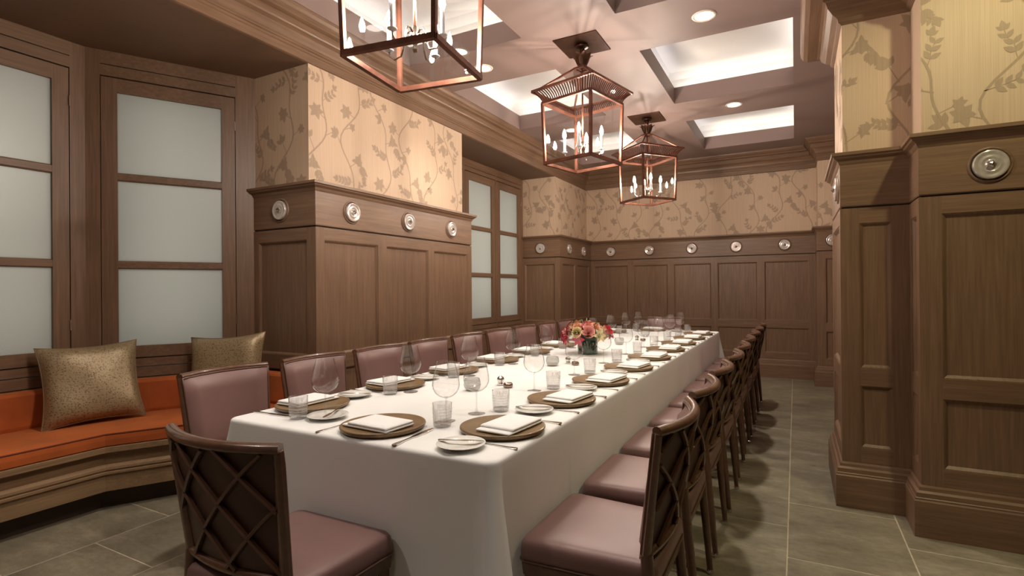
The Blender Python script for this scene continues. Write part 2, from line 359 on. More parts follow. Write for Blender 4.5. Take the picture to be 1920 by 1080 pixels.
# floral print, flat leaves and twigs a hair proud of the paper
def clip(poly, w, h):
    def cut(P, f, isx):
        o = []
        for i in range(len(P)):
            a, b_ = P[i], P[(i+1) % len(P)]; fa, fb = f(a), f(b_)
            if fa >= 0: o.append(a)
            if fa*fb < 0:
                t = fa/(fa-fb); o.append((a[0]+(b_[0]-a[0])*t, a[1]+(b_[1]-a[1])*t))
        return o
    for f in (lambda p: p[0]-.002, lambda p: w-.002-p[0], lambda p: p[1]-.002, lambda p: h-.002-p[1]):
        poly = cut(poly, f, 0)
        if len(poly) < 3: return None
    return poly
def floral(par, F, u0, u1, z0, z1, n, seed):
    KF = 1.3; rnd = random.Random(seed); W_, H_ = (u1-u0)/KF, (z1-z0)/KF; polys = []
    def leaf(x, y, a, L, wd, k=3):
        pts = []
        for i in range(k*2+1):
            t = i/(k*2) if i <= k*2 else 0
            pts.append((t, math.sin(PI*min(1, t**.8))*wd))
        up = [(L*t, q) for t, q in pts]; dnn = [(L*t, -q) for t, q in pts[1:-1]][::-1]
        c_, s_ = math.cos(a), math.sin(a)
        polys.append([(x+c_*p-s_*q, y+s_*p+c_*q) for p, q in up+dnn])
    def petal_star(x, y, r, a0):
        r *= .88
        for k in range(6):
            a = a0+k*PI/3+rnd.uniform(-.2, .2); leaf(x-.012*math.cos(a), y-.012*math.sin(a), a, r*rnd.uniform(.85, 1.15), r*.27)
    def blob(x, y, r, a0):
        m = 16
        polys.append([(x+r*(1+.18*math.cos(5*2*PI*k/m+a0))*math.cos(2*PI*k/m), y+r*(1+.18*math.cos(5*2*PI*k/m+a0))*math.sin(2*PI*k/m)) for k in range(m)])
        for k in range(3): leaf(x, y, a0+2*PI*k/3, r*1.9, r*.42)
    def stem(pts, wd):
        for i in range(len(pts)-1):
            (x, y), (X, Y) = pts[i], pts[i+1]; d = math.hypot(X-x, Y-y) or 1; nx, ny = -(Y-y)/d*wd, (X-x)/d*wd; ex, ey = (X-x)*.12, (Y-y)*.12
            polys.append([(x-ex+nx, y-ey+ny), (x-ex-nx, y-ey-ny), (X+ex-nx, Y+ey-ny), (X+ex+nx, Y+ey+ny)])
    def sprig(x, y, a, L):
        k = rnd.randint(4, 6); pts = []
        for i in range(k+1):
            t = i/k; aa = a+.5*t*(rnd.random()-.3); pts.append((x+math.cos(aa)*L*t, y+math.sin(aa)*L*t))
        stem(pts, .0016)
        for i, (px, py) in enumerate(pts[1:]):
            l = .042*(1-.35*i/k)
            leaf(px, py, a+.8, l, l*.26); leaf(px, py, a-.8, l, l*.26)
        leaf(*pts[-1], a, .04, .011)
    x0 = rnd.uniform(-.05, .12); vi = 0
    while x0 < W_+.15:
        ph = rnd.uniform(0, 6.28); y = -.2-rnd.uniform(0, .3); k = rnd.randint(0, 5); pts = []
        X = lambda yy: x0+.075*math.sin(yy*7.2+ph)+.03*math.sin(yy*17+ph*2)
        while y < H_+.15:
            st_ = rnd.uniform(.088, .115); y += st_; sd = 1 if k % 2 else -1
            x = X(y); a = PI/2-.5*math.cos(y*7.2+ph)
            bx, by = x+sd*.066, y+rnd.uniform(.02, .05)
            kind = k % 6
            if kind == 0: stem([(x, y), (bx, by)], .0026); petal_star(bx, by, .072, rnd.random())
            elif kind == 3: stem([(x, y), (bx, by)], .0026); blob(bx, by, .030, rnd.random()*6); sprig(bx+sd*.02, by-.02, -PI/2+sd*.4, .075)
            elif kind == 4: stem([(x, y), (bx*.5+x*.5, by+.02)], .0024); leaf(bx*.5+x*.5, by+.02, a-sd*.9, .06, .015); leaf(bx*.5+x*.5, by+.02, a-sd*1.9, .055, .014); leaf(bx*.5+x*.5, by+.02, a-sd*.1, .05, .013)
            elif kind == 5: stem([(x, y), (bx, by)], .0022); petal_star(bx, by, .048, rnd.random())
            else: sprig(x, y, a-sd*rnd.uniform(.7, 1.1), .125)
            k += 1
        n_ = int((H_+.4)/.035)
        stem([(X(-.2+.035*i), -.2+.035*i) for i in range(n_)], .0046)
        x0 += rnd.uniform(.24, .28); vi += 1
    mb = MB()
    for i, P in enumerate(polys):
        P = clip([(x_*KF, y_*KF) for x_, y_ in P], W_*KF, H_*KF)
        if not P: continue
        nn = n+.0005+.000011*(i*37 % 101)
        fs = tuple(range(len(P)))
        if F.U.cross(F.N).z > 0: fs = fs[::-1]
        mb.add([F.p(u0+x, nn, z0+y) for x, y in P], [fs])
    o = mb.build('floral_print', PRINT, par); o['kind'] = 'stuff'

LX, LW = -3.05, -3.13            # left: panelling plane, paper plane
SOFZ = 2.957
# --- floor: tiles in running bond over a grout bed
fl = struct('floor', 'grey-brown stone tile floor with pale grout lines')
MB().box((-4.6, -2.4, -.06), (3.0, 8.7, -.0012)).build('grout_bed', GROUT, fl)
TW, TL, G = .531, .722, .0065
tm = MB(); tm.loops([rrect(TW-G, TL-G, .004, -.03, 1), rrect(TW-G, TL-G, .004, -.0015, 1), rrect(TW-G-.003, TL-G-.003, .004, 0, 1)])
tmesh = tm.mesh('tile', STONE)
for i in range(-8, 6):
    x = -.045+TW*(i+.5)
    y0 = 3.555 if i % 2 == 0 else 3.195
    for k in range(-8, 8):
        y = y0+TL*(k+.5)
        if -2.5 < y < 8.8 and x < 2.9: inst(tmesh, 'tile', fl, (x, y, 0))

# --- ceiling with eight lit coffers
ce = struct('ceiling', 'taupe coffered ceiling with lit recesses and cross beams')
xs = [-3.3, -2.97, -1.87, -1.12, 0.0, 3.0]; ys = [-2.4, .14, 1.55, 2.21, 3.62, 4.28, 5.69, 6.35, 7.77, 8.7]
q = MB()
for i in range(5):
    for j in range(9):
        if i in (1, 3) and j in (1, 3, 5, 7): continue
        q.add([(xs[i], ys[j], CEIL), (xs[i+1], ys[j], CEIL), (xs[i+1], ys[j+1], CEIL), (xs[i], ys[j+1], CEIL)], [(0, 3, 2, 1)])
q.build('beam_grid', CEILM, ce)
for x0, x1 in COFX:
    for y0, y1 in COFY:
        q = MB(); e = .012; zt = 3.42; zc = CEIL+.0006
        q.box((x0-e, y0-e, zc), (x0+.0008, y1+e, zt)); q.box((x1-.0008, y0-e, zc), (x1+e, y1+e, zt))
        q.box((x0, y0-e, zc), (x1, y0+.0008, zt)); q.box((x0, y1-.0008, zc), (x1, y1+e, zt))
        q.build('coffer_lip', CEILM, ce)
        q = MB(); g = .11; a0, a1, b0, b1, z0, z1 = x0-g, x1+g, y0-g, y1+g, 3.40, 3.60
        q.add([(a0, b0, z0), (a1, b0, z0), (a1, b1, z0), (a0, b1, z0), (a0, b0, z1-.06), (a1, b0, z1-.06), (a1, b1, z1-.06), (a0, b1, z1-.06),
               (a0+.06, b0+.06, z1), (a1-.06, b0+.06, z1), (a1-.06, b1-.06, z1), (a0+.06, b1-.06, z1)],
              [(0, 4, 5, 1), (1, 5, 6, 2), (2, 6, 7, 3), (3, 7, 4, 0), (4, 8, 9, 5), (5, 9, 10, 6), (6, 10, 11, 7), (7, 11, 8, 4), (8, 11, 10, 9)])
        for c in ((a0, b0, x0-.004, b1), (x1+.004, b0, a1, b1), (x0-.004, b0, x1+.004, y0-.004), (x0-.004, y1+.004, x1+.004, b1)):
            q.box((c[0], c[1], 3.402), (c[2], c[3], 3.412))
        q.build('coffer_dome', COVEM, ce)
MB().box((-3.4, -2.4, 3.62), (3.0, 8.7, 3.68)).build('ceiling_slab', CEILM, ce)
MB().box((-4.7, -2.4, SOFZ), (LW-.012, 8.7, SOFZ+.05)).build('bay_soffit', SOFF, ce)

# --- crown mouldings
CR_L = [(-.012, SOFZ), (.0, SOFZ), (.012, SOFZ+.004), (.012, SOFZ+.060), (.018, SOFZ+.064), (.018, SOFZ+.080), (.026, SOFZ+.084), (.026, SOFZ+.092), (.034, SOFZ+.10), (.040, SOFZ+.125),
        (.058, SOFZ+.150), (.085, SOFZ+.165), (.090, SOFZ+.175), (.090, SOFZ+.215), (.120, SOFZ+.225), (.120, SOFZ+.240), (.138, SOFZ+.255), (.152, SOFZ+.275), (.155, CEIL), (-.012, CEIL)]
tr1 = struct('trim_1', 'stepped oak crown moulding along the window side')
F = Face((LW, -2.2), (0, 1), (1, 0)); F.extr(q := MB(), CR_L, 0, 8.4+2.2, 0, -1); q.build('crown_moulding', WY, tr1)
tr2 = struct('trim_2', 'stepped oak crown moulding across the end wall')
F = Face((LW, 8.36), (1, 0), (0, -1)); F.extr(q := MB(), CR_L, 0, 3.4, -1, -1); q.build('crown_moulding', WX, tr2)
CR_R = [(-.02, 2.87), (0, 2.87), (.018, 2.885), (.022, 2.905), (.05, 2.925), (.075, 2.955), (.085, 2.985), (.10, 2.99), (.10, 3.0), (.165, 3.005), (.165, 3.02), (.19, 3.03), (.205, 3.06), (.21, 3.10), (.21, CEIL), (-.02, CEIL)]
tr3 = struct('trim_3', 'deep oak crown moulding wrapping the aisle pilaster')
PXW, PYW = .258, 3.70            # pilaster paper corner
F = Face((PXW, PYW), (0, 1), (-1, 0)); F.extr(q := MB(), CR_R, 0, .69, 1, 1); q.build('crown_moulding', WY, tr3)
F = Face((PXW, PYW), (1, 0), (0, -1)); F.extr(q := MB(), CR_R, 0, .337, 1, -1); q.build('crown_moulding', WX, tr3)
F = Face((.595, 3.44), (0, 1), (-1, 0)); F.extr(q := MB(), CR_R, 0, .26, 1, -1); q.build('crown_moulding', WY, tr3)
F = Face((.595, 3.44), (1, 0), (0, -1)); F.extr(q := MB(), CR_R, 0, 2.2, 1, 0); q.build('crown_moulding', WX, tr3)
F = Face((PXW, 4.39), (1, 0), (0, 1)); F.extr(q := MB(), CR_R, 0, .9, 1, 0); q.build('crown_moulding', WX, tr3)
tr4 = struct('trim_4', 'oak crown moulding on the far aisle pilaster')
CR_S = [(a*.9, z) for a, z in CR_L]
F = Face((.27, 7.94), (1, 0), (0, -1)); F.extr(q := MB(), CR_S, 0, .9, 1, 0); q.build('crown_moulding', WX, tr4)
F = Face((.27, 7.94), (0, 1), (-1, 0)); F.extr(q := MB(), CR_S, 0, .42, 1, -1); q.build('crown_moulding', WY, tr4)

# --- window-side wall: near pier, far pier, bays
wl = struct('wall_left', 'oak panelled pier with floral wallpaper between the window bays')
F = Face((LX, 2.66), (0, 1), (1, 0)); wains(wl, F, 2.05, [(.078, .637), (.74, 1.306), (1.397, 1.967)], 1, 1)
F2 = Face((-3.76, 2.66), (1, 0), (0, -1)); wains(wl, F2, .71, [(.08, .617)], 0, 1)
F3 = Face((-3.7, 4.71), (1, 0), (0, 1)); wains(wl, F3, .65, [(.08, .57)], 0, 1)
MB().box((-3.9, 2.672, 2.03), (LW, 4.66, SOFZ)).build('wallpaper', PAPER, wl)
floral(wl, Face((LW, 2.672), (0, 1), (1, 0)), 0, 1.988, 2.09, SOFZ, 0, 5)
floral(wl, Face((-3.725, 2.672), (1, 0), (0, -1)), 0, .595, 2.09, SOFZ, 0, 8)
wf = struct('wall_left_far', 'oak panelled corner pier with floral wallpaper beyond the small bay')
F = Face((LX, 7.08), (0, 1), (1, 0)); wains(wf, F, 1.32, [(.10, .60), (.70, 1.22)], 1, 0)
F = Face((-3.70, 7.08), (1, 0), (0, -1)); wains(wf, F, .65, [(.07, .565)], 0, 1)
MB().box((-3.9, 7.095, 2.03), (LW, 8.6, SOFZ+.1)).build('wallpaper', PAPER, wf)
floral(wf, Face((LW, 7.095), (0, 1), (1, 0)), 0, 1.30, 2.09, SOFZ, 0, 15)
floral(wf, Face((-3.66, 7.095), (1, 0), (0, -1)), 0, .53, 2.09, SOFZ, 0, 17)
wb0 = struct('wall_front_left', 'plain oak wall beside the first bay')
MB().box((-3.9, -2.4, 0), (LX, -.12, SOFZ)).build('wall_board', WZ, wb0)

# --- end wall
wb = struct('wall_back', 'oak panelled end wall with floral wallpaper above')
F = Face((LX, 8.40), (1, 0), (0, -1))
wains(wb, F, 3.30, [(.055, .63), (.72, 1.273), (1.364, 1.92), (2.01, 2.56), (2.653, 3.217)], 0, 0)
MB().box((-3.3, 8.42, 2.03), (1.6, 8.6, CEIL)).build('wallpaper', PAPER, wb)
floral(wb, Face((LW, 8.42), (1, 0), (0, -1)), 0, 3.40, 2.09, 3.0, 0, 23)
wp = struct('wall_back_pilaster', 'narrow oak panelled pilaster at the aisle end')
F = Face((.25, 7.90), (1, 0), (0, -1)); wains(wp, F, .85, [(.10, .38), (.48, .76)], 1, 0)
F = Face((.25, 7.90), (0, 1), (-1, 0)); wains(wp, F, .50, [(.1, .4)], 1, 0)
MB().box((.27, 7.94, 2.03), (1.6, 8.5, CEIL)).build('wallpaper', PAPER, wp)
floral(wp, Face((.27, 7.94), (1, 0), (0, -1)), 0, .8, 2.09, SOFZ, 0, 31)

# --- aisle side: block, pilaster, recess behind
wr = struct('wall_right', 'oak panelled wall with yellow floral wallpaper on the aisle side')
F = Face((.575, 3.40), (1, 0), (0, -1)); wains(wr, F, 2.3, [(.095, .74), (.84, 1.48), (1.58, 2.2)], 1, 0)
F = Face((.575, 3.40), (0, 1), (-1, 0)); wains(wr, F, .26, [(.06, .20)], 1, -1)
MB().box((.595, 3.44, 2.03), (2.9, 3.9, CEIL)).build('wallpaper', PAPER, wr)
floral(wr, Face((.595, 3.44), (1, 0), (0, -1)), 0, 1.6, 2.09, 2.90, 0, 41)
wrp = struct('wall_right_pilaster', 'oak panelled pilaster projecting at the aisle with floral wallpaper')
F = Face((.24, 3.66), (1, 0), (0, -1)); wains(wrp, F, .335, [(.095, .253)], 1, -1)
F = Face((.24, 3.66), (0, 1), (-1, 0)); wains(wrp, F, .74, [(.10, .64)], 1, 1)
F = Face((.24, 4.40), (1, 0), (0, 1)); wains(wrp, F, .86, [(.1, .7)], 1, 0)
MB().box((PXW, PYW, 2.03), (1.2, 4.36, CEIL)).build('wallpaper', PAPER, wrp)
floral(wrp, Face((PXW, PYW), (1, 0), (0, -1)), 0, .337, 2.09, 2.90, 0, 47)
floral(wrp, Face((PXW, PYW), (0, 1), (-1, 0)), 0, .66, 2.09, 2.90, 0, 48)
wrr = struct('wall_right_recess', 'oak panelled wall set back beyond the pilaster')
F = Face((1.10, 4.40), (0, 1), (-1, 0)); wains(wrr, F, 3.5, [(.1, .9), (1.0, 1.75), (1.85, 2.6), (2.7, 3.4)], 0, 0)
MB().box((1.13, 4.3, 2.03), (1.4, 8.5, CEIL)).build('wallpaper', PAPER, wrr)
wfr = struct('wall_front', 'plain papered wall behind the viewer')
MB().box((-4.6, -2.5, 0), (3.0, -2.35, 3.4)).build('wall_board', PLAST, wfr)
wfr2 = struct('wall_front_right', 'plain papered wall on the aisle side behind the viewer')
MB().box((2.75, -2.4, 0), (2.9, 3.6, 3.4)).build('wall_board', WZ, wfr2)

# --- bay windows
def casement(idx, F, s0, s1, z0, z1, muntins, lit=True):
    o = struct('window_%d' % idx, 'oak casement with frosted glass panes')
    a, b_ = s0+.005, s1-.005; st = .088
    for u0, u1 in ((a, a+st), (b_-st, b_)):
        q = MB(); F.box(q, u0, u1, -.035, -.001, z0+.005, z1-.005); q.build('casement_stile', WZ, o)
    hz = WY
    for za, zb in ((z0+.005, z0+.085), (z1-.10, z1-.005)):
        q = MB(); F.box(q, a+st, b_-st, -.035, -.001, za, zb); q.build('casement_rail', hz, o)
    zs = [z0+.085]+list(muntins)+[z1-.10]
    for m in muntins:
        q = MB(); F.extr(q, [(-.035, m-.028), (-.012, m-.028), (-.003, m-.020), (-.003, m+.020), (-.012, m+.028), (-.035, m+.028)], a+st, b_-st); q.build('muntin', hz, o)
    for i in range(len(zs)-1):
        q = MB(); F.box(q, a+st-.006, b_-st+.006, -.030, -.024, zs[i]+(.02 if i else -.006), zs[i+1]-(.02 if i < len(zs)-2 else -.006)); q.build('pane', FROST, o)
    for zh in (z1-.22, z0+.25):
        q = MB(); q.tube([F.p(b_+.002, .005, zh-.035), F.p(b_+.002, .005, zh+.035)], .0055, 8); q.build('hinge', SILVER, o)
    m = F.O+F.U*((a+b_)/2)-F.N*.30
    ang = math.atan2(F.N.y, F.N.x)
    area('casement_backlight', (m.x, m.y, (z0+z1)/2), z1-z0-.1, b_-a-.10, P_WIN, (.97, 1.0, .93), (0, -PI/2, ang))
    return o
def bay_wall(par, F, L, opens, z0, z1):
    u = 0
    for s0, s1 in opens+[(L, L)]:
        if s0-u > .002:
            q = MB(); F.box(q, u, s0, -.05, 0, .0, SOFZ); q.build('upright_board', WZ, par)
        u = s1
    for s0, s1 in opens:
        for n_, za, zb in (('sill_board', .0, .70), ('sill_board', .706, .775), ('sill_board', .781, z0-.004), ('head_board', z1+.004, 2.86), ('head_board', 2.866, SOFZ)):
            q = MB(); F.box(q, s0, s1, -.05, 0 if n_ == 'head_board' or zb < .7 else .006, za, zb); q.build(n_, WY, par)
        for ua, ub, za, zb in ((s0, s1, z0-.03, z0+.03), (s0, s1, z1-.03, z1+.03), (s0-.02, s0+.03, z0, z1), (s1-.03, s1+.02, z0, z1)):
            q = MB(); F.box(q, ua, ub, -.08, -.051, za, zb); q.build('rebate', DARK, par)
bx, by = -4.228, 1.773
Z0, Z1, MUN = .838, 2.783, (1.49, 2.10)
bayn = struct('wall_left_bay', 'oak lined window bay behind the orange bench')
Fb1 = Face((bx, .75), (0, 1), (1, 0)); bay_wall(bayn, Fb1, by-.75, [(.115, .94)], Z0, Z1)
casement(1, Fb1, .115, .94, Z0, Z1, MUN)
d30 = Vector((-3.725-bx, 2.672-by)); L30 = d30.length; d30.normalize()
Fb2 = Face((bx, by), (d30.x, d30.y), (d30.y, -d30.x)); bay_wall(bayn, Fb2, L30, [(.08, .895)], Z0, Z1)
casement(2, Fb2, .08, .895, Z0, Z1, MUN)
Fb0 = Face((-3.725, -.12), (-d30.x, d30.y), (d30.y, d30.x)); bay_wall(bayn, Fb0, L30, [(.09, .905)], Z0, Z1)
casement(3, Fb0, .09, .905, Z0, Z1, MUN)
bay2 = struct('wall_left_bay_far', 'oak lined window recess between the two piers')
Fc = Face((-3.66, 4.60), (0, 1), (1, 0)); ops = [(.06, .86), (.91, 1.665), (1.70, 2.425)]; bay_wall(bay2, Fc, 2.49, ops, Z0, Z1+.02)
for k, (a, b_) in enumerate(ops): casement(4+k, Fc, a, b_, Z0, Z1+.02, MUN)

# --- roundels of bullseye glass in the frieze
rd = MB(); rd.lathe([(.0, .026), (.018, .024), (.021, .018), (.026, .016), (.034, .021), (.040, .022), (.046, .017), (.054, .019), (.062, .022), (.068, .022), (.0715, .019), (.0725, .012), (.072, -.002)], 40)
rd_me = rd.mesh('glass_disc', ROUND, True)
rr = MB(); rr.lathe([(.073, .001), (.077, .001), (.079, .007), (.083, .009), (.088, .006), (.091, .0)], 40); rr_me = rr.mesh('rim', WX, True)
rg_ = MB(); rg_.lathe([(.070, .0012), (.078, .0012)], 40); rg_me = rg_.mesh('gap_ring', DARK)
rb = MB(); rb.lathe([(0, .040), (.009, .037), (.016, .031), (.019, .022), (.018, .016)], 10, mod=lambda t, z: 1+.12*math.cos(5*t)); rb_me = rb.mesh('centre_boss', SILVER, False)
def roundel(p, ang, label, group):
    o = empty('glass_roundel', p); o.rotation_euler = (PI/2, 0, ang)
    inst(rr_me, 'rim', o); inst(rg_me, 'gap_ring', o); d = inst(rd_me, 'glass_disc', o); inst(rb_me, 'centre_boss', o)
    tag(o, label, 'roundel', group)
ZR = 1.905
G_ = 'bullseye glass roundels in the panelling frieze'
for k, y in enumerate((3.01, 3.68, 4.335)):
    roundel((LX+.0005, y, ZR), PI/2, ['clear bullseye glass roundel on the near pier front, nearest the pier corner', 'clear bullseye glass roundel at the middle of the near pier front',
            'clear bullseye glass roundel on the near pier front, nearest the small window bay'][k], G_)
roundel((-3.42, 2.6595, ZR), 0, 'greenish bullseye glass roundel on the shaded side of the near pier', G_)
roundel((-3.36, 7.0795, ZR), 0, 'pale bullseye glass roundel on the corner pier beside the small windows', G_)
for k, y in enumerate((7.42, 8.03)):
    roundel((LX+.0005, y, ZR), PI/2, ['bullseye glass roundel seen edge-on on the corner pier front, towards the windows', 'bullseye glass roundel seen edge-on on the corner pier, beside the end wall'][k], G_)
for k, x in enumerate((-2.70, -2.065, -1.41, -.775, -.13)):
    roundel((x, 8.3995, ZR), 0, 'bullseye glass roundel on the end wall frieze, %s from the corner pier' % ORD[k], G_)
roundel((.43, 7.8995, ZR), 0, 'bullseye glass roundel half hidden on the far aisle pilaster', G_)
roundel((.862, 3.3995, 1.90), 0, 'large bullseye glass roundel on the near aisle wall under yellow wallpaper', G_)
roundel((.2395, 3.78, 1.90), -PI/2, 'bullseye glass roundel seen edge-on on the aisle pilaster flank', G_)

# --- downlights
dt = MB(); dt.lathe([(.062, -.001), (.066, -.006), (.082, -.006), (.086, -.001)], 32); dt_me = dt.mesh('trim_ring', TRIMW, True)
dl = MB(); dl.add([(.064*math.cos(2*PI*k/24), .064*math.sin(2*PI*k/24), -.003) for k in range(24)], [tuple(range(23, -1, -1))]); dl_me = dl.mesh('lens', CANLENS)
for k, (x, y) in enumerate(CANS+[(1.02, 2.30), (-.565, -.19), (-2.42, -.19)]):  # last two fittings are added, unseen, for the extra light behind the viewer
    o = empty('downlight', (x, y, CEIL)); inst(dt_me, 'trim_ring', o); inst(dl_me, 'lens', o)
    tag(o, ['small round recessed downlight over the aisle side, nearest the viewer', 'small round recessed downlight over the window side, nearest the viewer', 'round recessed downlight over the aisle, between two lit coffers near the pilaster',
            'round recessed downlight beside the nearest lantern, over the window side', 'round recessed downlight over the aisle beside the smallest far lantern', 'round recessed downlight seen through the middle lantern', 'round recessed downlight by the aisle wall, outside the view', 'added unseen recessed downlight behind the viewer over the aisle', 'added unseen recessed downlight behind the viewer over the window side'][k], 'downlight', 'recessed ceiling downlights')

# ------------------------------------------------------------------ lanterns
def lantern(y, rz, label, proto=None, turn=0):
    if proto:
        o = copy_tree(proto); o.location = (-1.495, y, CEIL); o.rotation_euler = (0, 0, rz)
        for ch in o.children:
            if ch.name.startswith('ceiling_plate'): ch.rotation_euler = (0, 0, -rz)
            if ch.name.startswith(('candle_arm', 'candle_sleeve')): ch.rotation_euler = (0, 0, turn)
        return tag(o, label, 'lantern', 'square copper lanterns over the table')
    o = empty('copper_lantern', (-1.495, y, CEIL), rz); z = lambda a: a-CEIL
    pl = MB().loops([rrect(.36, .36, .004, z(3.2495), 1), rrect(.36, .36, .004, z(3.244), 1), rrect(.355, .355, .004, z(3.242), 1)][::-1]).build('ceiling_plate', BRONZE, o); pl.rotation_euler = (0, 0, -rz)
    MB().lathe([(.0, z(3.233)), (.055, z(3.232)), (.05, z(3.222)), (.02, z(3.21)), (.018, z(3.15)), (.03, z(3.14)), (.03, z(3.06)), (.0, z(3.058))], 16).build('stem', BRONZE, o, True, 40)
    for k in range(8):
        a = k*PI/4
        def lf(u, v, a=a):
            wd = .034*math.sin(PI*(.15+.8*v))*(u-.5)*2; r_ = .036+.055*v**1.5-.016*abs(u-.5); zz = z(3.07)+.115*v-.05*max(0, v-.7)*3*.5
            return (r_*math.cos(a)-wd*math.sin(a), r_*math.sin(a)+wd*math.cos(a), zz)
        MB().grid(lf, 2, 5).build('collar_leaf', BRONZE, o, True)
    b0, b1, zb, zt, ze, za = .215, .228, z(2.29), z(2.775), z(2.865), z(3.055); he = .287; hi = .262; ha = .045
    cs = [(1, 1), (-1, 1), (-1, -1), (1, -1)]
    for i in range(4):
        s, t = cs[i]; S, T = cs[(i+1) % 4]
        MB().tube([(b0*s, b0*t, zb), (b1*s, b1*t, zt)], .014, 4, sx=1.0, sy=1.0).build('corner_post', COPPER, o)
        MB().tube([(b0*s*1.02, b0*t*1.02, zb+.008), (b0*S*1.02, b0*T*1.02, zb+.008)], .0165, 4).build('bottom_rail', COPPER, o)
        MB().tube([(b1*s*1.01, b1*t*1.01, zt), (b1*S*1.01, b1*T*1.01, zt)], .0135, 4).build('top_rail', COPPER, o)
        MB().tube([(he*s, he*t, ze), (he*S, he*T, ze)], .0125, 4).build('eave_rail', COPPER, o)
        MB().tube([(hi*s, hi*t, ze+.008), (ha*s, ha*t, za)], .009, 6).build('roof_rib', COPPER, o)
        MB().tube([(ha*s, ha*t, za), (ha*S, ha*T, za)], .010, 4).build('apex_rail', COPPER, o)
        MB().add([(b0*s, b0*t, zb+.012), (b0*S, b0*T, zb+.012), (b1*S, b1*T, zt), (b1*s, b1*t, zt)], [(0, 1, 2, 3)]).build('side_pane', PANE, o)
        MB().add([(hi*s, hi*t, ze+.006), (hi*S, hi*T, ze+.006), (ha*S, ha*T, za), (ha*s, ha*t, za)], [(0, 1, 2, 3)]).build('roof_pane', PANE, o)
        n = 22
        for k in range(n+1):
            f = (k+.5)/(n+1)
            c0 = Vector((b1*(s+(S-s)*f), b1*(t+(T-t)*f), 0)); c1 = Vector((he*(s+(S-s)*f), he*(t+(T-t)*f), 0))
            pts = []
            for m in range(5):
                v_ = m/4; e = v_**1.9; p = c0.lerp(c1, e); pts.append((p.x, p.y, zt+(ze-zt)*v_))
            MB().tube(pts, .0046, 4, cap=False).build('gallery_slat', COPPER, o)
    zh = z(2.43)
    MB().tube([(0, 0, z(3.06)), (0, 0, zh)], .007, 8).build('centre_rod', COPPER, o, True)
    MB().lathe([(0, zh-.075), (.008, zh-.07), (.014, zh-.055), (.007, zh-.04), (.02, zh-.02), (.026, zh), (.014, zh+.02), (.01, zh+.045), (0, zh+.05)], 12).build('hub', NICKEL, o, True)
    for k in range(4):
        a = k*PI/2-.14; ca, sa = math.cos(a), math.sin(a); r0 = .150
        pr = [(.015, zh+.01), (.03, zh+.028), (.048, zh+.025), (.06, zh+.0), (.066, zh-.04), (.080, zh-.072), (.120, zh-.078), (.143, zh-.06), (r0, zh-.035)]
        MB().tube([(p*ca, p*sa, q_) for p, q_ in pr], .0045, 6).build('candle_arm', NICKEL, o, True)
        cd_ = MB().lathe([(0, zh-.04), (.008, zh-.038), (.021, zh-.03), (.021, zh-.027), (.0105, zh-.025), (.0105, zh+.082), (0, zh+.083)], 12, (r0*ca, r0*sa, 0)).build('candle_sleeve', CANDLE, o, True, 40)
        MB().lathe([(.0, zh+.083), (.008, zh+.085), (.0145, zh+.104), (.012, zh+.124), (.0055, zh+.146), (0, zh+.158)], 10, (r0*ca, r0*sa, 0)).build('flame_bulb', BULB, cd_, True)
    return tag(o, label, 'lantern', 'square copper lanterns over the table')
L1 = lantern(1.86, R(8), 'large copper lantern cut off by the top of the view, nearest of three')
lantern(3.95, R(-13.5), 'middle copper lantern with slotted gallery and glowing candle bulbs', L1, R(31))
lantern(6.02, R(-39), 'smallest and farthest copper lantern, turned corner-on above the table', L1, R(-15))
# ------------------------------------------------------------------ window bench
def offset(path, d):
    """offset an open polyline to its right by d"""
    out_ = []
    for i, p in enumerate(path):
        p = Vector(p)
        a = (Vector(path[i])-Vector(path[i-1])).normalized() if i else None
        b_ = (Vector(path[i+1])-Vector(path[i])).normalized() if i < len(path)-1 else None
        na = Vector((a.y, -a.x)) if a else None; nb = Vector((b_.y, -b_.x)) if b_ else None
        if a is None: out_.append(p+nb*d)
        elif b_ is None: out_.append(p+na*d)
        else:
            m = (na+nb).normalized(); out_.append(p+m*(d/m.dot(na)))
    return out_
FRONT = [(-3.10, 0.0), (-3.63, .91), (-3.63, 1.612), (-3.07, 2.60)]
BACK = [(-3.745, -.08), (bx+.008, .77), (bx+.008, by), (-3.745, 2.625)]
def bench_layer(mb, layers, y_end=2.648):
    """layers: (front offset, z); a closed body between the front line and the window wall"""
    lo = []
    for d, z in layers:
        f = offset(FRONT, d)
        f[-1] = f[-2]+(f[-1]-f[-2])*((y_end-f[-2].y)/(f[-1].y-f[-2].y))
        lo.append([(p.x, p.y, z) for p in f]+[(p[0], min(p[1], y_end), z) for p in BACK[::-1]])
    return mb.loops(lo)
bench = empty('window_bench', (-3.9, 1.3, 0)); C_ = Vector((-3.9, 1.3, 0))
def bpart(name, layers, mat, par=bench):
    m = bench_layer(MB(), layers); m.v = [(x-C_.x, y-C_.y, z) for x, y, z in m.v]; return m.build(name, mat, par)
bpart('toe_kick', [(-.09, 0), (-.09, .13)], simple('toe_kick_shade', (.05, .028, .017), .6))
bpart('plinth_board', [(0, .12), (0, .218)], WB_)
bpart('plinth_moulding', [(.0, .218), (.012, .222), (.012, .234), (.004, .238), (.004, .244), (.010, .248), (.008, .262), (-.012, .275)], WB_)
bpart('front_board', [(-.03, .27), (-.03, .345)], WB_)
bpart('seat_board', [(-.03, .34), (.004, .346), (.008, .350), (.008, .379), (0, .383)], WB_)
tag(bench, 'built-in oak window bench with moulded base under orange cushions', 'bench')
cu = empty('seat_cushion', (-3.9, 1.3, .383)); C2 = Vector((-3.9, 1.3, .383))
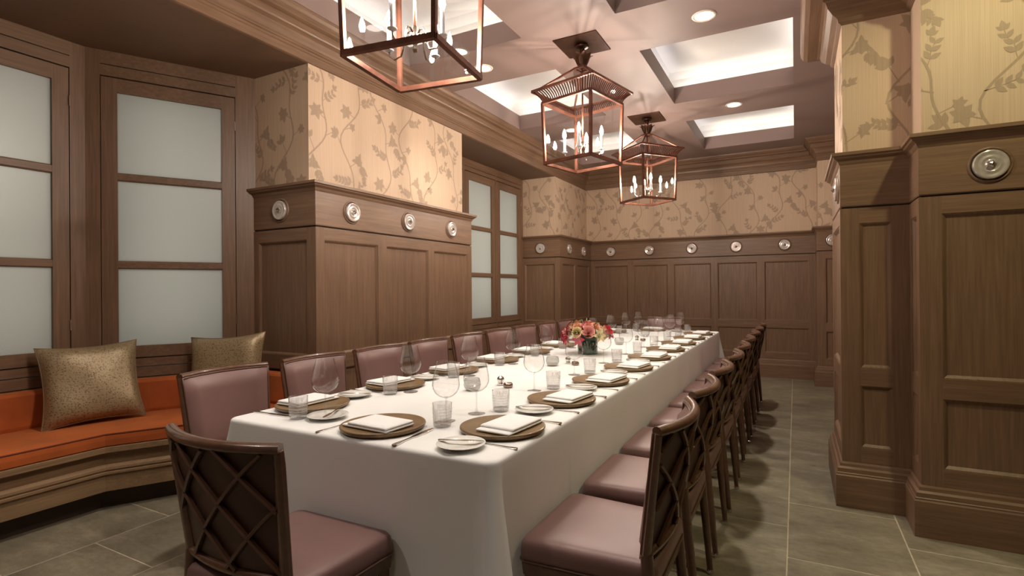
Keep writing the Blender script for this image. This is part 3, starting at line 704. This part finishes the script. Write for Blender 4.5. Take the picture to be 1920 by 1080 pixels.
m = bench_layer(MB(), [(-.006, .3835), (.004, .39), (.006, .425), (.004, .450), (-.008, .462), (-.03, .466), (-.2, .469)]); m.v = [(x-C2.x, y-C2.y, z-C2.z) for x, y, z in m.v]
m.build('cushion_body', VELVET, cu, False)
f = offset(FRONT, .002)
MB().tube([(p.x-C2.x, min(p.y, 2.64)-C2.y, min(.457, 1)-C2.z) for p in f], .0045, 6).build('piping', VPIPE, cu)
tag(cu, 'long burnt orange velvet seat cushion on the window bench', 'cushion')
BACKC = BACK[:-1]+[(-3.727, 2.648), (-3.29, 2.648)]
bk = empty('back_cushion', (-3.9, 1.3, .470)); C3 = Vector((-3.9, 1.3, .470)); lo = []
for d0, d1, z in ((.0, .065, .470), (0, .07, .49), (0, .07, .675), (0, .06, .69), (0, .04, .698)):
    a = offset(BACKC, d0+.002); b_ = offset(BACKC, d1)
    for L_ in (a, b_):
        pass
    lo.append([(p.x-C3.x, p.y-C3.y, z-C3.z) for p in b_]+[(p.x-C3.x, p.y-C3.y, z-C3.z) for p in a[::-1]])
MB().loops(lo).build('cushion_body', VELVET, bk)
tag(bk, 'low burnt orange velvet back cushion along the window sills', 'cushion')

def pillow(loc, rz, tilt, s, label, seed, roll_=0):
    rnd = random.Random(seed); o = empty('throw_pillow', loc); mb = MB(); n = 18
    def surf(sg):
        def fn(u, v):
            x, y = u*2-1, v*2-1
            e = (1-x**4)*(1-y**4); th = .085*max(0, e)**.55
            pin = 1-.10*(1-abs(x)**2)*(abs(y)**3); pin2 = 1-.10*(1-abs(y)**2)*(abs(x)**3)
            return (x*s/2*pin2, sg*th*(1+.08*math.sin(5*x+seed)*math.cos(4*y)), y*s/2*pin+s/2)
        return fn
    mb.grid(surf(-1), n, n); mb.grid(surf(1), n, n, True)
    b_ = mb.build('pillow_body', GOLD, o, True)
    pts = []
    for k in range(4):
        for i in range(12):
            t = i/12*2-1; x, y = [(t, -1), (1, t), (-t, 1), (-1, -t)][k]
            pin = 1-.10*(1-abs(x)**2)*(abs(y)**3); pin2 = 1-.10*(1-abs(y)**2)*(abs(x)**3); pts.append((x*s/2*pin2, 0, y*s/2*pin+s/2))
    MB().tube(pts+[pts[0]], .004, 6, cap=False).build('piping', PIPE if False else simple('gold_piping', (.20, .13, .06), .6), o, True)
    o.rotation_euler = (tilt, roll_, rz)
    return tag(o, label, 'pillow', 'gold brocade throw pillows on the bench')
pillow((-3.93, 1.70, .474), R(75), R(-19), .52, 'gold brocade throw pillow leaning in the bay corner on the orange bench', 1, R(-2))
pillow((-3.535, 2.285, .476), R(29), R(-14), .53, 'gold brocade throw pillow propped against the pier, behind the mauve chairs', 2, R(-4))

# ------------------------------------------------------------------ table and cloth
TX0, TX1, TY0, TY1, TZ = -2.15, -.828, 1.395, 6.84, .762
tb = empty('dining_table', ((TX0+TX1)/2, (TY0+TY1)/2, 0))
W_, D_ = TX1-TX0-.03, TY1-TY0-.03
MB().loops([rrect(W_, D_, .01, TZ-.045), rrect(W_, D_, .01, TZ-.006)]).build('tabletop', WY, tb)
for sx in (-1, 1):
    for k in (-1, -.33, .33, 1):
        MB().tube([(sx*(W_/2-.22), k*(D_/2-.32), 0), (sx*(W_/2-.22), k*(D_/2-.32), TZ-.046)], .03, 10).build('leg', CHW, tb, True)
tag(tb, 'long banquet table hidden beneath a white tablecloth', 'table')
rnd = random.Random(3)
def cloth():
    mb = MB(); W_, D_ = TX1-TX0, TY1-TY0; cx, cy_ = (TX0+TX1)/2, (TY0+TY1)/2
    # perimeter samples
    per = []
    def side(ax, ay, bx_, by_, nx, ny, n):
        for i in range(n): 
            t = i/n; per.append((ax+(bx_-ax)*t, ay+(by_-ay)*t, nx, ny, t, n))
    rc = .045
    def arc(cx_, cy__, a0):
        for i in range(8):
            a = R(a0+90*i/8); per.append((cx_+rc*math.cos(a), cy__+rc*math.sin(a), math.cos(a), math.sin(a), -1-i/8, 8))
    side(TX0+rc, TY0, TX1-rc, TY0, 0, -1, 40); arc(TX1-rc, TY0+rc, -90)
    side(TX1, TY0+rc, TX1, TY1-rc, 1, 0, 420); arc(TX1-rc, TY1-rc, 0)
    side(TX1-rc, TY1, TX0+rc, TY1, 0, 1, 40); arc(TX0+rc, TY1-rc, 90)
    side(TX0, TY1-rc, TX0, TY0+rc, -1, 0, 150); arc(TX0+rc, TY0+rc, 180)
    n = len(per); ph = [rnd.uniform(0, 6.28) for _ in range(8)]
    def wave(i, x, y):
        s = x*1.0+y
        return .5*math.sin(s*13+ph[0])+.3*math.sin(s*29+ph[1])+.3*math.sin(s*7.3+ph[2])
    rings = [(-.020, TZ), (-.011, TZ-.0012), (-.0045, TZ-.0045), (-.001, TZ-.010), (0, TZ-.018)]
    loops = []
    for ins, z in rings: loops.append([(x+nx*ins, y+ny*ins, z) for x, y, nx, ny, t, k in per])
    for lv in range(1, 13):
        f = lv/12; z = TZ-.018-f*.63
        ring = []
        for i, (x, y, nx, ny, t, k) in enumerate(per):
            amp = .0055*f**.8
            d = .002*f+amp*(1+wave(i, x, y))*.7
            if t <= -1:
                c = math.sin(PI*(-1-t)); d = d+.02*f+.15*f**1.15*max(0, math.sin(PI*min(1, max(0, (-1-t)))))**.7
            for s0 in (2.02, 2.6, 3.35, 4.1, 4.75, 5.6): d += .0045*min(1, f*3)*math.exp(-((y-s0+.02*f)/.010)**2)*(1 if abs(nx) > .9 else 0)
            ring.append((x+nx*d, y+ny*d, z))
        loops.append(ring)
    mb.loops(loops[::-1], cap0=False, cap1=True)
    return mb
cl = cloth().build('tablecloth', CLOTH, None, True, 60)
tag(cl, 'long white linen tablecloth draped over the banquet table', 'tablecloth')
# overlapping second cloth: a slim folded edge across the table
sm = MB(); ysm = 2.47
sm.loops([[(TX0+.02, ysm-.004, TZ+.0002), (TX1-.02, ysm-.004, TZ+.0002), (TX1-.02, ysm+.004, TZ+.0002), (TX0+.02, ysm+.004, TZ+.0002)],
          [(TX0+.022, ysm-.002, TZ+.0016), (TX1-.022, ysm-.002, TZ+.0016), (TX1-.022, ysm+.003, TZ+.0016), (TX0+.022, ysm+.003, TZ+.0016)]])
sm.build('hem_fold', CLOTH, cl)

# ------------------------------------------------------------------ chairs
ZB, ZT = .515, .884
def bp(u, t, off=0.0):
    """chair back surface: u -1..1 across, t 0..1 up, off towards the sitter"""
    hw = .207+.026*t
    z = ZB+(ZT-ZB)*t
    y = -.218-.045*t-.054*(1-u*u)*(.5+.5*t)+.02*(1-t)*0
    return Vector((u*hw, y+off, z+.012*(t)*(1-u*u)*0))
def make_chair():
    o = empty('dining_chair', (0, 0, 0))
    def shp(w_, d_, r_, z, cyy, tap):
        return [(x*(1-tap*(.5-(y-cyy)/d_)), y, zz) for x, y, zz in rrect(w_, d_, r_, z, 5, 0, cyy)]
    st = [(.452, .435, .012, .408), (.460, .443, .02, .413), (.466, .448, .03, .44), (.462, .445, .034, .466), (.446, .43, .035, .479), (.40, .385, .04, .4855), (.28, .26, .05, .489)]
    MB().loops([shp(w_, d_, r_, z, -.024, .10) for w_, d_, r_, z in st]).build('seat', LEA, o, True, 70)
    MB().tube([p for p in shp(.467, .449, .03, .4135, -.024, .10)]+[shp(.467, .449, .03, .4135, -.024, .10)[0]], .0035, 6, cap=False).build('seat_piping', PIPE, o, True)
    MB().loops([shp(.45, .43, .015, .366, -.024, .10), shp(.455, .436, .015, .404, -.024, .10), shp(.448, .43, .015, .409, -.024, .10)]).build('seat_frame', CHW, o)
    for s in (-1, 1):
        MB().tube([(s*.205, .168, .372), (s*.205, .168, .2), (s*.203, .170, .012)], [.019, .017, .012], 4).build('leg', CHW, o)
    for s in (-1, 1):
        pts = [(s*.198, -.262, .010), (s*.200, -.245, .22), (s*.203, -.226, .42), tuple(bp(s, .0)), tuple(bp(s, .5)), tuple(bp(s, 1.0))]
        lg = MB().tube(pts[:4], [.0125, .017, .0195, .0195], 10).build('leg', CHW, o, True, 50)
        MB().lathe([(0, 0), (.015, 0), (.018, .007), (.0165, .014), (.013, .020), (0, .021)], 12, (s*.198, -.262, 0)).build('glide', CHROME, lg, True, 40)
        MB().tube(pts[3:], [.0195, .0175, .0160], 8, sx=.75, sy=1.05).build('back_post', CHW, o, True, 50)
    for s in (-1, 1):
        MB().lathe([(0, 0), (.015, 0), (.018, .007), (.0165, .014), (.013, .020), (0, .021)], 12, (s*.203, .170, 0)).build('glide', CHROME, o, True, 40)
    us = [-1+2*i/14 for i in range(15)]
    MB().tube([bp(u*1.03, 1.0)+Vector((0, 0, .004)) for u in us], .0175, 10, up=(0, 0, 1), sx=1.0, sy=.9).build('top_rail', CHW, o, True, 50)
    MB().tube([bp(u, .0) for u in us], .0145, 8, up=(0, 0, 1)).build('bottom_rail', CHW, o, True, 50)
    def pad():
        mb = MB(); nu, nv = 12, 10
        def fr(u, v):
            U = (u*2-1)*1.0; e = min(1, (1-abs(u*2-1))*9)*min(1, (1-abs(v*2-1))*9)
            return bp(U, .99*v-.06*(1-v), .014+.028*math.sqrt(max(0, e)))
        def bkf(u, v): return bp((u*2-1)*1.0, .99*v-.06*(1-v), .004)
        mb.grid(fr, nu, nv, True); mb.grid(bkf, nu, nv)
        ring = [(0, j/nv) for j in range(nv+1)]+[(i/nu, 1) for i in range(1, nu+1)]+[(1, 1-j/nv) for j in range(1, nv+1)]+[(1-i/nu, 0) for i in range(1, nu)]
        k = len(ring); o_ = len(mb.v); mb.v += [tuple(fr(*r_)) for r_ in ring]+[tuple(bkf(*r_)) for r_ in ring]
        mb.f += [(o_+i, o_+(i+1) % k, o_+k+(i+1) % k, o_+k+i) for i in range(k)]
        return mb
    pad().build('back_pad', LEA, o, True, 60)
    rg = [(-1+2*i/10, -.045) for i in range(11)]+[(1, i/8) for i in range(8)]+[(1-2*i/10, .99) for i in range(11)]+[(-1, .99-i/8) for i in range(8)]
    MB().tube([bp(u, t, .016) for u, t in rg]+[bp(*rg[0], .016)], .0045, 6, cap=False).build('back_piping', PIPE, o, True)
    MB().grid(lambda u, v: bp((u*2-1)*.95, v*.98+.0, .001), 12, 4, False).build('back_panel', LEB, o, True)
    MB().grid(lambda u, v: Vector((bp((u*2-1)*.93, 0).x, bp((u*2-1)*.93, 0).y+.006+.03*(1-v), .44+(ZB-.44)*v)), 10, 2).build('lower_panel', LEA, o, True)
    sl = .60
    for fam in (1, -1):
        for c in ((-1.4, -.6, .2) if fam == 1 else (-.72, .08, .88, 1.68)):
            seg = []
            for i in range(61):
                u = -.97+1.94*i/60; t = 1-sl*(u-c) if fam == 1 else 1+sl*(u-c)
                if .02 <= t <= .985: seg.append((u, t))
            if len(seg) > 4:
                m_ = max(2, len(seg)//5); pp = [seg[int(round(i*(len(seg)-1)/m_))] for i in range(m_+1)]
                MB().tube([bp(u, t, -.008) for u, t in pp], .0075, 6, up=(0, 1, 0), sx=.8, sy=1.15).build('lattice_bar', CHW, o, True, 50)
    return o
chair0 = make_chair(); first = True
YK = [1.74+.567*k for k in range(9)]
GC = 'mauve leather dining chairs round the table'
def place_chair(x, y, rz, label):
    global first
    o = chair0 if first else copy_tree(chair0); first = False
    o.location = (x, y, 0); o.rotation_euler = (0, 0, rz); tag(o, label, 'chair', GC)
jit = random.Random(9)
for k, y in enumerate(YK):
    place_chair(-.615+jit.uniform(0, .006), y+.01, R(90)+jit.uniform(-.012, .012), 'mauve leather chair with lattice back, %s from the viewer on the aisle side' % ORD[k])
for k, y in enumerate(YK):
    place_chair(-2.372-jit.uniform(0, .006), y-.02, R(-90)+jit.uniform(-.012, .012), 'mauve leather chair facing the viewer, %s from the near end on the window side' % ORD[k])
place_chair(-1.437, 1.178, R(1.0), 'dark brown lattice-backed chair at the near end of the table, back to viewer')
place_chair(-1.60, 7.08, R(180), 'mauve leather chair at the far end of the table, facing the viewer')

# ------------------------------------------------------------------ place settings
ch_me = MB().lathe([(0, 0), (.137, 0), (.152, .003), (.160, .010), (.1635, .016), (.1625, .0205), (.159, .0215), (.152, .0205), (.138, .0178), (0, .0172)], 56).mesh('charger_plate', CHARG, True)
bpl = MB().lathe([(0, .003), (.034, .003), (.036, 0), (.040, 0), (.044, .004), (.065, .009), (.083, .0155), (.0845, .0165), (.083, .018), (.063, .012), (.045, .0075), (0, .006)], 44).mesh('bread_plate', WHITE, True)
def slab(outline, z0, z1, bulge=0):
    n = len(outline); mb = MB(); k = .88
    cxm = sum(p[0] for p in outline)/n; cym = sum(p[1] for p in outline)/n
    mb.loops([[(x, y, z0) for x, y in outline], [(x, y, z1-.0006) for x, y in outline], [(x+(0 if abs(x-cxm) < .02 else 0), y*k+cym*(1-k), z1) for x, y in outline]]); return mb
def mirror(up): return up+[(x, -y) for x, y in up[::-1]]
HAND = [(-.105, .0045), (-.100, .0085), (-.088, .0095), (-.070, .0060), (-.045, .0042), (-.015, .0035)]
kn_me = slab(mirror([(x*1.12, y*1.25) for x, y in HAND+[(-.005, .0058), (.01, .0085), (.05, .0090), (.09, .0080), (.108, .002)]]), 0, .004).mesh('table_knife', SILVER)
bkn_me = slab(mirror([(x*.8, y*.9) for x, y in HAND]+[(0, .0062), (.03, .0085), (.06, .0080), (.078, .002)]), 0, .0028).mesh('butter_knife', SILVER)
fk = slab(mirror(HAND+[(.03, .0032), (.045, .006), (.055, .0115), (.062, .0120)]), 0, .0026)
for i in range(4):
    yy = -.0102+.0068*i; fk.box((.060, yy-.0017, .0006), (.098, yy+.0017, .0026))
fk_me = fk.mesh('dinner_fork', SILVER)
wb_prof = [(.004, .094), (.012, .0955), (.030, .103), (.045, .116), (.0535, .132), (.0562, .148), (.0545, .168), (.0490, .195), (.042, .222), (.0370, .244), (.0349, .2446), (.0390, .221), (.0449, .194), (.0493, .169), (.0511, .150)]
wb_me = MB().lathe(wb_prof[:10], 36).mesh('bowl', WINEG, True)
ws_me = MB().lathe([(.0, .003), (.012, .0035), (.005, .012), (.0034, .03), (.0033, .07), (.0042, .09), (.0085, .099), (0, .1005)], 16).mesh('stem', STEMG, True)
wf_me = MB().lathe([(0, 0), (.0365, 0), (.038, .001), (.0365, .0022), (.012, .004), (0, .0045)], 32).mesh('foot', STEMG, True)
def cutmod(th, z):
    if z < .012 or z > .074: return 1
    return 1+.055*(math.cos(11*th+z*270)*math.cos(11*th-z*270))
tp = [(.0, .0), (.031, .0), (.034, .003), (.0345, .012)]+[(.0345+.0035*i/36, .012+.062*i/36) for i in range(1, 37)]+[(.0382, .078), (.0388, .093), (.0376, .0935), (.0365, .078), (.0325, .016), (0, .013)]
tu_me = MB().lathe(tp, 88, mod=cutmod).mesh('water_tumbler', CUTG, False)
tbase = MB().lathe([(0, .0135), (.032, .0145), (.0335, .003), (.03, .0005), (0, .0005)], 36).mesh('thick_base', STEMG, True)
def napkin_mesh(w_, d_, z0, z1, sx=0, sy=0):
    mb = MB(); r_ = .006; mb.loops([rrect(w_-.006, d_-.006, r_, z0, 3, sx, sy), rrect(w_, d_, r_, z0+(z1-z0)*.3, 3, sx, sy), rrect(w_, d_, r_, z0+(z1-z0)*.7, 3, sx, sy), rrect(w_-.008, d_-.008, r_, z1, 3, sx, sy), rrect(w_*.6, d_*.6, r_, z1+.002, 3, sx, sy)]); return mb
np_me = napkin_mesh(.150, .235, 0, .008).mesh('folded_napkin', LINEN, True)
nf_me = napkin_mesh(.146, .205, .0085, .018, .0, -.012).mesh('top_fold', LINEN, True)
GR = dict(charger='speckled stoneware charger plates', napkin='folded white napkins on chargers', bread='white bread plates', butter='butter knives on bread plates',
          knife='silver table knives', fork='silver dinner forks', wine='empty red wine glasses', tumbler='cut crystal water tumblers')
ZC = TZ+.0008
def setting(cx, cy_, face, where, k, tum=None, wine=None, bread=None):
    """face: angle the diner faces (radians); local +x = diner's right, +y = forward"""
    a = face-PI/2
    def P(lx, ly): return (cx+lx*math.cos(a)-ly*math.sin(a), cy_+lx*math.sin(a)+ly*math.cos(a))
    def put(me, name, l, z, rz, label, cat, g):
        o = inst(me, name, None, (*P(*l), z), a+rz); tag(o, label, cat, GR[g]); return o
    j = jit.uniform
    put(ch_me, 'charger_plate', (0, 0), ZC, j(0, 6), 'brown speckled stoneware charger plate, %s' % where, 'charger', 'charger')
    o = empty('folded_napkin', (*P(j(-.008, .008), -.036), ZC+.0212), a+R(86)+j(-.08, .08)); inst(np_me, 'napkin_base', o); inst(nf_me, 'top_fold', o)
    tag(o, 'white folded linen napkin on the charger, %s' % where, 'napkin', GR['napkin'])
    bl = bread or (-.2515, .02)
    put(bpl, 'bread_plate', bl, ZC, 0, 'small white bread plate, %s' % where, 'plate', 'bread')
    put(bkn_me, 'butter_knife', (bl[0]+.012, bl[1]+.005), ZC+.0187, R(-70)+j(-.1, .1), 'silver butter knife across the bread plate, %s' % where, 'knife', 'butter')
    put(fk_me, 'dinner_fork', (-.180 if not bread else -.185, -.055), ZC, R(90)+j(-.03, .03), 'silver dinner fork beside the charger, %s' % where, 'fork', 'fork')
    put(kn_me, 'table_knife', (.187, -.045), ZC, R(90)+j(-.04, .04), 'silver table knife beside the charger, %s' % where, 'knife', 'knife')
    tx = tum or (.245, .165); wx = wine or (.18, .24)
    o = empty('water_tumbler', (*P(*tx), ZC)); inst(tu_me, 'cut_body', o, rz=j(0, 1)); inst(tbase, 'thick_base', o); tag(o, 'cut crystal water tumbler, %s' % where, 'tumbler', GR['tumbler'])
    o = empty('wine_glass', (*P(*wx), ZC)); inst(wb_me, 'bowl', o); inst(ws_me, 'stem', o); inst(wf_me, 'foot', o); tag(o, 'large empty wine glass, %s' % where, 'glass', GR['wine'])
for k, y in enumerate(YK):
    setting(-.992, y, PI, '%s from the viewer on the aisle side' % ORD[k], k, (.275, .165), (.185, .235))
for k, y in enumerate(YK):
    yy = y-.03
    setting(-1.985, yy, 0, '%s from the near end on the window side' % ORD[k], k, (.185, .125), (.095, .185), (-.2515, .01))
setting(-1.425, 1.562, PI/2, 'at the near end of the table', 'e', (.19, .125), (.155, .20), (-.325, .02))
setting(-1.60, 6.665, -PI/2, 'at the far end of the table', 'e', (.19, .125), (.13, .21), (-.30, .02))

# ------------------------------------------------------------------ table centre pieces
vz = empty('flower_vase', (-1.52, 4.09, ZC))
MB().lathe([(0, .0), (.078, .0), (.083, .004), (.083, .112), (.080, .114), (.078, .110), (.078, .012), (0, .010)], 36).build('vase_body', DGLASS, vz, True, 40)
tag(vz, 'low dark green leaf-lined glass vase at the middle of the table', 'vase')
bq = empty('flower_bouquet', (-1.52, 4.09, ZC+.016))
fr_ = random.Random(12)
def rose_mesh(mat, r_):
    mb = MB(); k = 0
    for ring, (n, rad, open_) in enumerate(((3, .25, .1), (4, .5, .35), (5, .78, .7), (6, 1.0, 1.05))):
        for i in range(n):
            a = 2*PI*i/n+ring*.7+fr_.uniform(-.2, .2)
            def fn(u, v, a=a, rad=rad, open_=open_):
                w_ = (u-.5)*2; aa = a+w_*.62*(1.1-.25*v)
                rr_ = r_*rad*(.35+.65*v**.7*(1+.15*open_*v)); zz = r_*(1.15*v-.55*open_*v*v+.05*math.cos(w_*2)-.08*ring)
                return (rr_*math.cos(aa), rr_*math.sin(aa), zz)
            mb.grid(fn, 4, 4)
    return mb.mesh('rose', mat, True)
def lily_mesh(mat, r_):
    mb = MB()
    for i in range(6):
        a = i*PI/3
        def fn(u, v, a=a):
            w_ = (u-.5)*2*.26*math.sin(PI*(.1+.88*v)); q_ = v; rr_ = r_*(q_); zz = r_*(.55*q_-.45*q_**2.4+.12*abs(u-.5))
            return (rr_*math.cos(a)-w_*r_*math.sin(a), rr_*math.sin(a)+w_*r_*math.cos(a), zz)
        mb.grid(fn, 4, 6)
    return mb.mesh('lily', mat, True)
def leaf_mesh(mat, L_, wd):
    return MB().grid(lambda u, v: ((u-.5)*2*wd*math.sin(PI*(.06+.93*v)), L_*v, -.35*L_*v*v+.1*abs(u-.5)*wd), 4, 7).mesh('leaf', mat, True)
RM = {k: rose_mesh(PETALS[k], .045) for k in ('pink', 'red', 'peach', 'cream', 'blush')}
LM = {k: lily_mesh(PETALS[k], .075) for k in ('magenta', 'cream', 'red', 'peach')}
LF = [leaf_mesh(LEAF, .13, .03), leaf_mesh(LEAFD, .15, .04)]
def stick(me, name, th, el, rad, sc_=1.0, base=.115):
    d = Vector((math.cos(th)*math.cos(el), math.sin(th)*math.cos(el), math.sin(el)))
    p = Vector((0, 0, base))+Vector((d.x*rad, d.y*rad, d.z*rad*.82))
    o = bpy.data.objects.new(name, me); C.objects.link(o); o.parent = bq; o.location = p
    o.rotation_euler = d.to_track_quat('Z', 'Y').to_euler(); o.scale = (sc_,)*3; return o
cv = MB().lathe([(0, .004), (.05, .006), (.075, .09), (.105, .125), (.10, .165), (.06, .19), (0, .20)], 18); cv.build('foliage_core', LEAFD, bq, True)
pal = ['pink', 'blush', 'red', 'cream', 'pink', 'peach', 'pink', 'blush']
i = 0
for el, n, rad, off in ((78, 3, .105, .3), (48, 6, .135, .8), (18, 9, .165, .2)):
    for k in range(n):
        th = 2*PI*k/n+off+fr_.uniform(-.15, .15); stick(RM[pal[(i*3+k) % 8]], 'rose', th, R(el+fr_.uniform(-8, 8)), rad, fr_.uniform(.85, 1.15)); i += 1
for th, el, rad, k, s_ in ((-2.5, 5, .17, 'magenta', 1.15), (-2.9, 28, .18, 'red', 1.0), (-.7, 12, .19, 'cream', .8), (-.2, 20, .20, 'red', .95), (2.6, 40, .18, 'cream', .9), (2.9, 4, .20, 'magenta', 1.1), (1.2, 15, .19, 'cream', .9), (-1.7, 0, .15, 'magenta', .8), (3.3, 5, .2, 'magenta', .9)):
    stick(LM[k], 'lily', th, R(el), rad, s_)
for k in range(12):
    th = 2*PI*k/12+.3; o = inst(LF[k % 2], 'leaf', bq, (.09*math.cos(th), .09*math.sin(th), .115+.02*(k % 3))); o.rotation_euler = (R(fr_.uniform(12, 40)), 0, th-PI/2)
for th, t in ((2.4, .6), (2.0, .75), (-.4, .5)):
    MB().tube([(0, 0, .15), (.06*math.cos(th), .06*math.sin(th), .22), (.10*math.cos(th), .10*math.sin(th), .28*(.7+t*.35))], [.004, .003, .006], 6).build('bud_stem', LEAF, bq, True)
tag(bq, 'bouquet of pink, red, peach and cream flowers in the table-centre vase', 'bouquet')

FROSTG = thin_glass('votive_glass', (.93, .93, .92), 1.45, 1.2, .1, .25)
WAX = simple('votive_wax', (.85, .80, .72), .5)
vp = MB().lathe([(0, .001), (.030, .001), (.042, .012), (.047, .032), (.043, .055), (.038, .064), (.0365, .063), (.041, .053), (.044, .032), (.039, .014), (0, .008)], 28).mesh('glass_cup', FROSTG, True)
vw = MB().lathe([(0, .009), (.035, .012), (.036, .030), (0, .032)], 20).mesh('wax', WAX, True)
for k, (x, y) in enumerate(((-1.53, 2.36), (-1.51, 3.36), (-1.50, 4.9), (-1.48, 5.8))):
    o = empty('votive_candle', (x, y, ZC)); inst(vp, 'glass_cup', o); inst(vw, 'wax', o)
    tag(o, 'small round glass votive holder on the table centreline, %s from the near end' % ORD[k], 'candle', 'votive holders along the table centre')
sp_me = MB().lathe([(0, 0), (.018, 0), (.021, .004), (.016, .012), (.020, .026), (.021, .034), (.017, .044), (.006, .050), (.005, .054), (0, .055)], 18).mesh('shaker_body', SILVER, True)
sw_me = MB().lathe([(0, 0), (.022, 0), (.027, .008), (.026, .02), (.022, .026), (.018, .018), (0, .014)], 20).mesh('cellar_bowl', simple('dark_silver', (.30, .22, .18), .2, metal=.9), True)
for k, (x, y) in enumerate(((-1.47, 2.56), (-1.45, 3.50), (-1.45, 5.35))):
    o = empty('salt_shaker', (x, y, ZC)); inst(sp_me, 'shaker_body', o); tag(o, 'small silver salt shaker on the table centreline, %s from the near end' % ORD[k], 'shaker', 'silver salt shakers')
    o = empty('pepper_cellar', (x+.075, y-.05, ZC)); inst(sw_me, 'cellar_bowl', o); tag(o, 'small dark metal pepper cellar beside a salt shaker, %s from the near end' % ORD[k], 'cellar', 'dark pepper cellars')
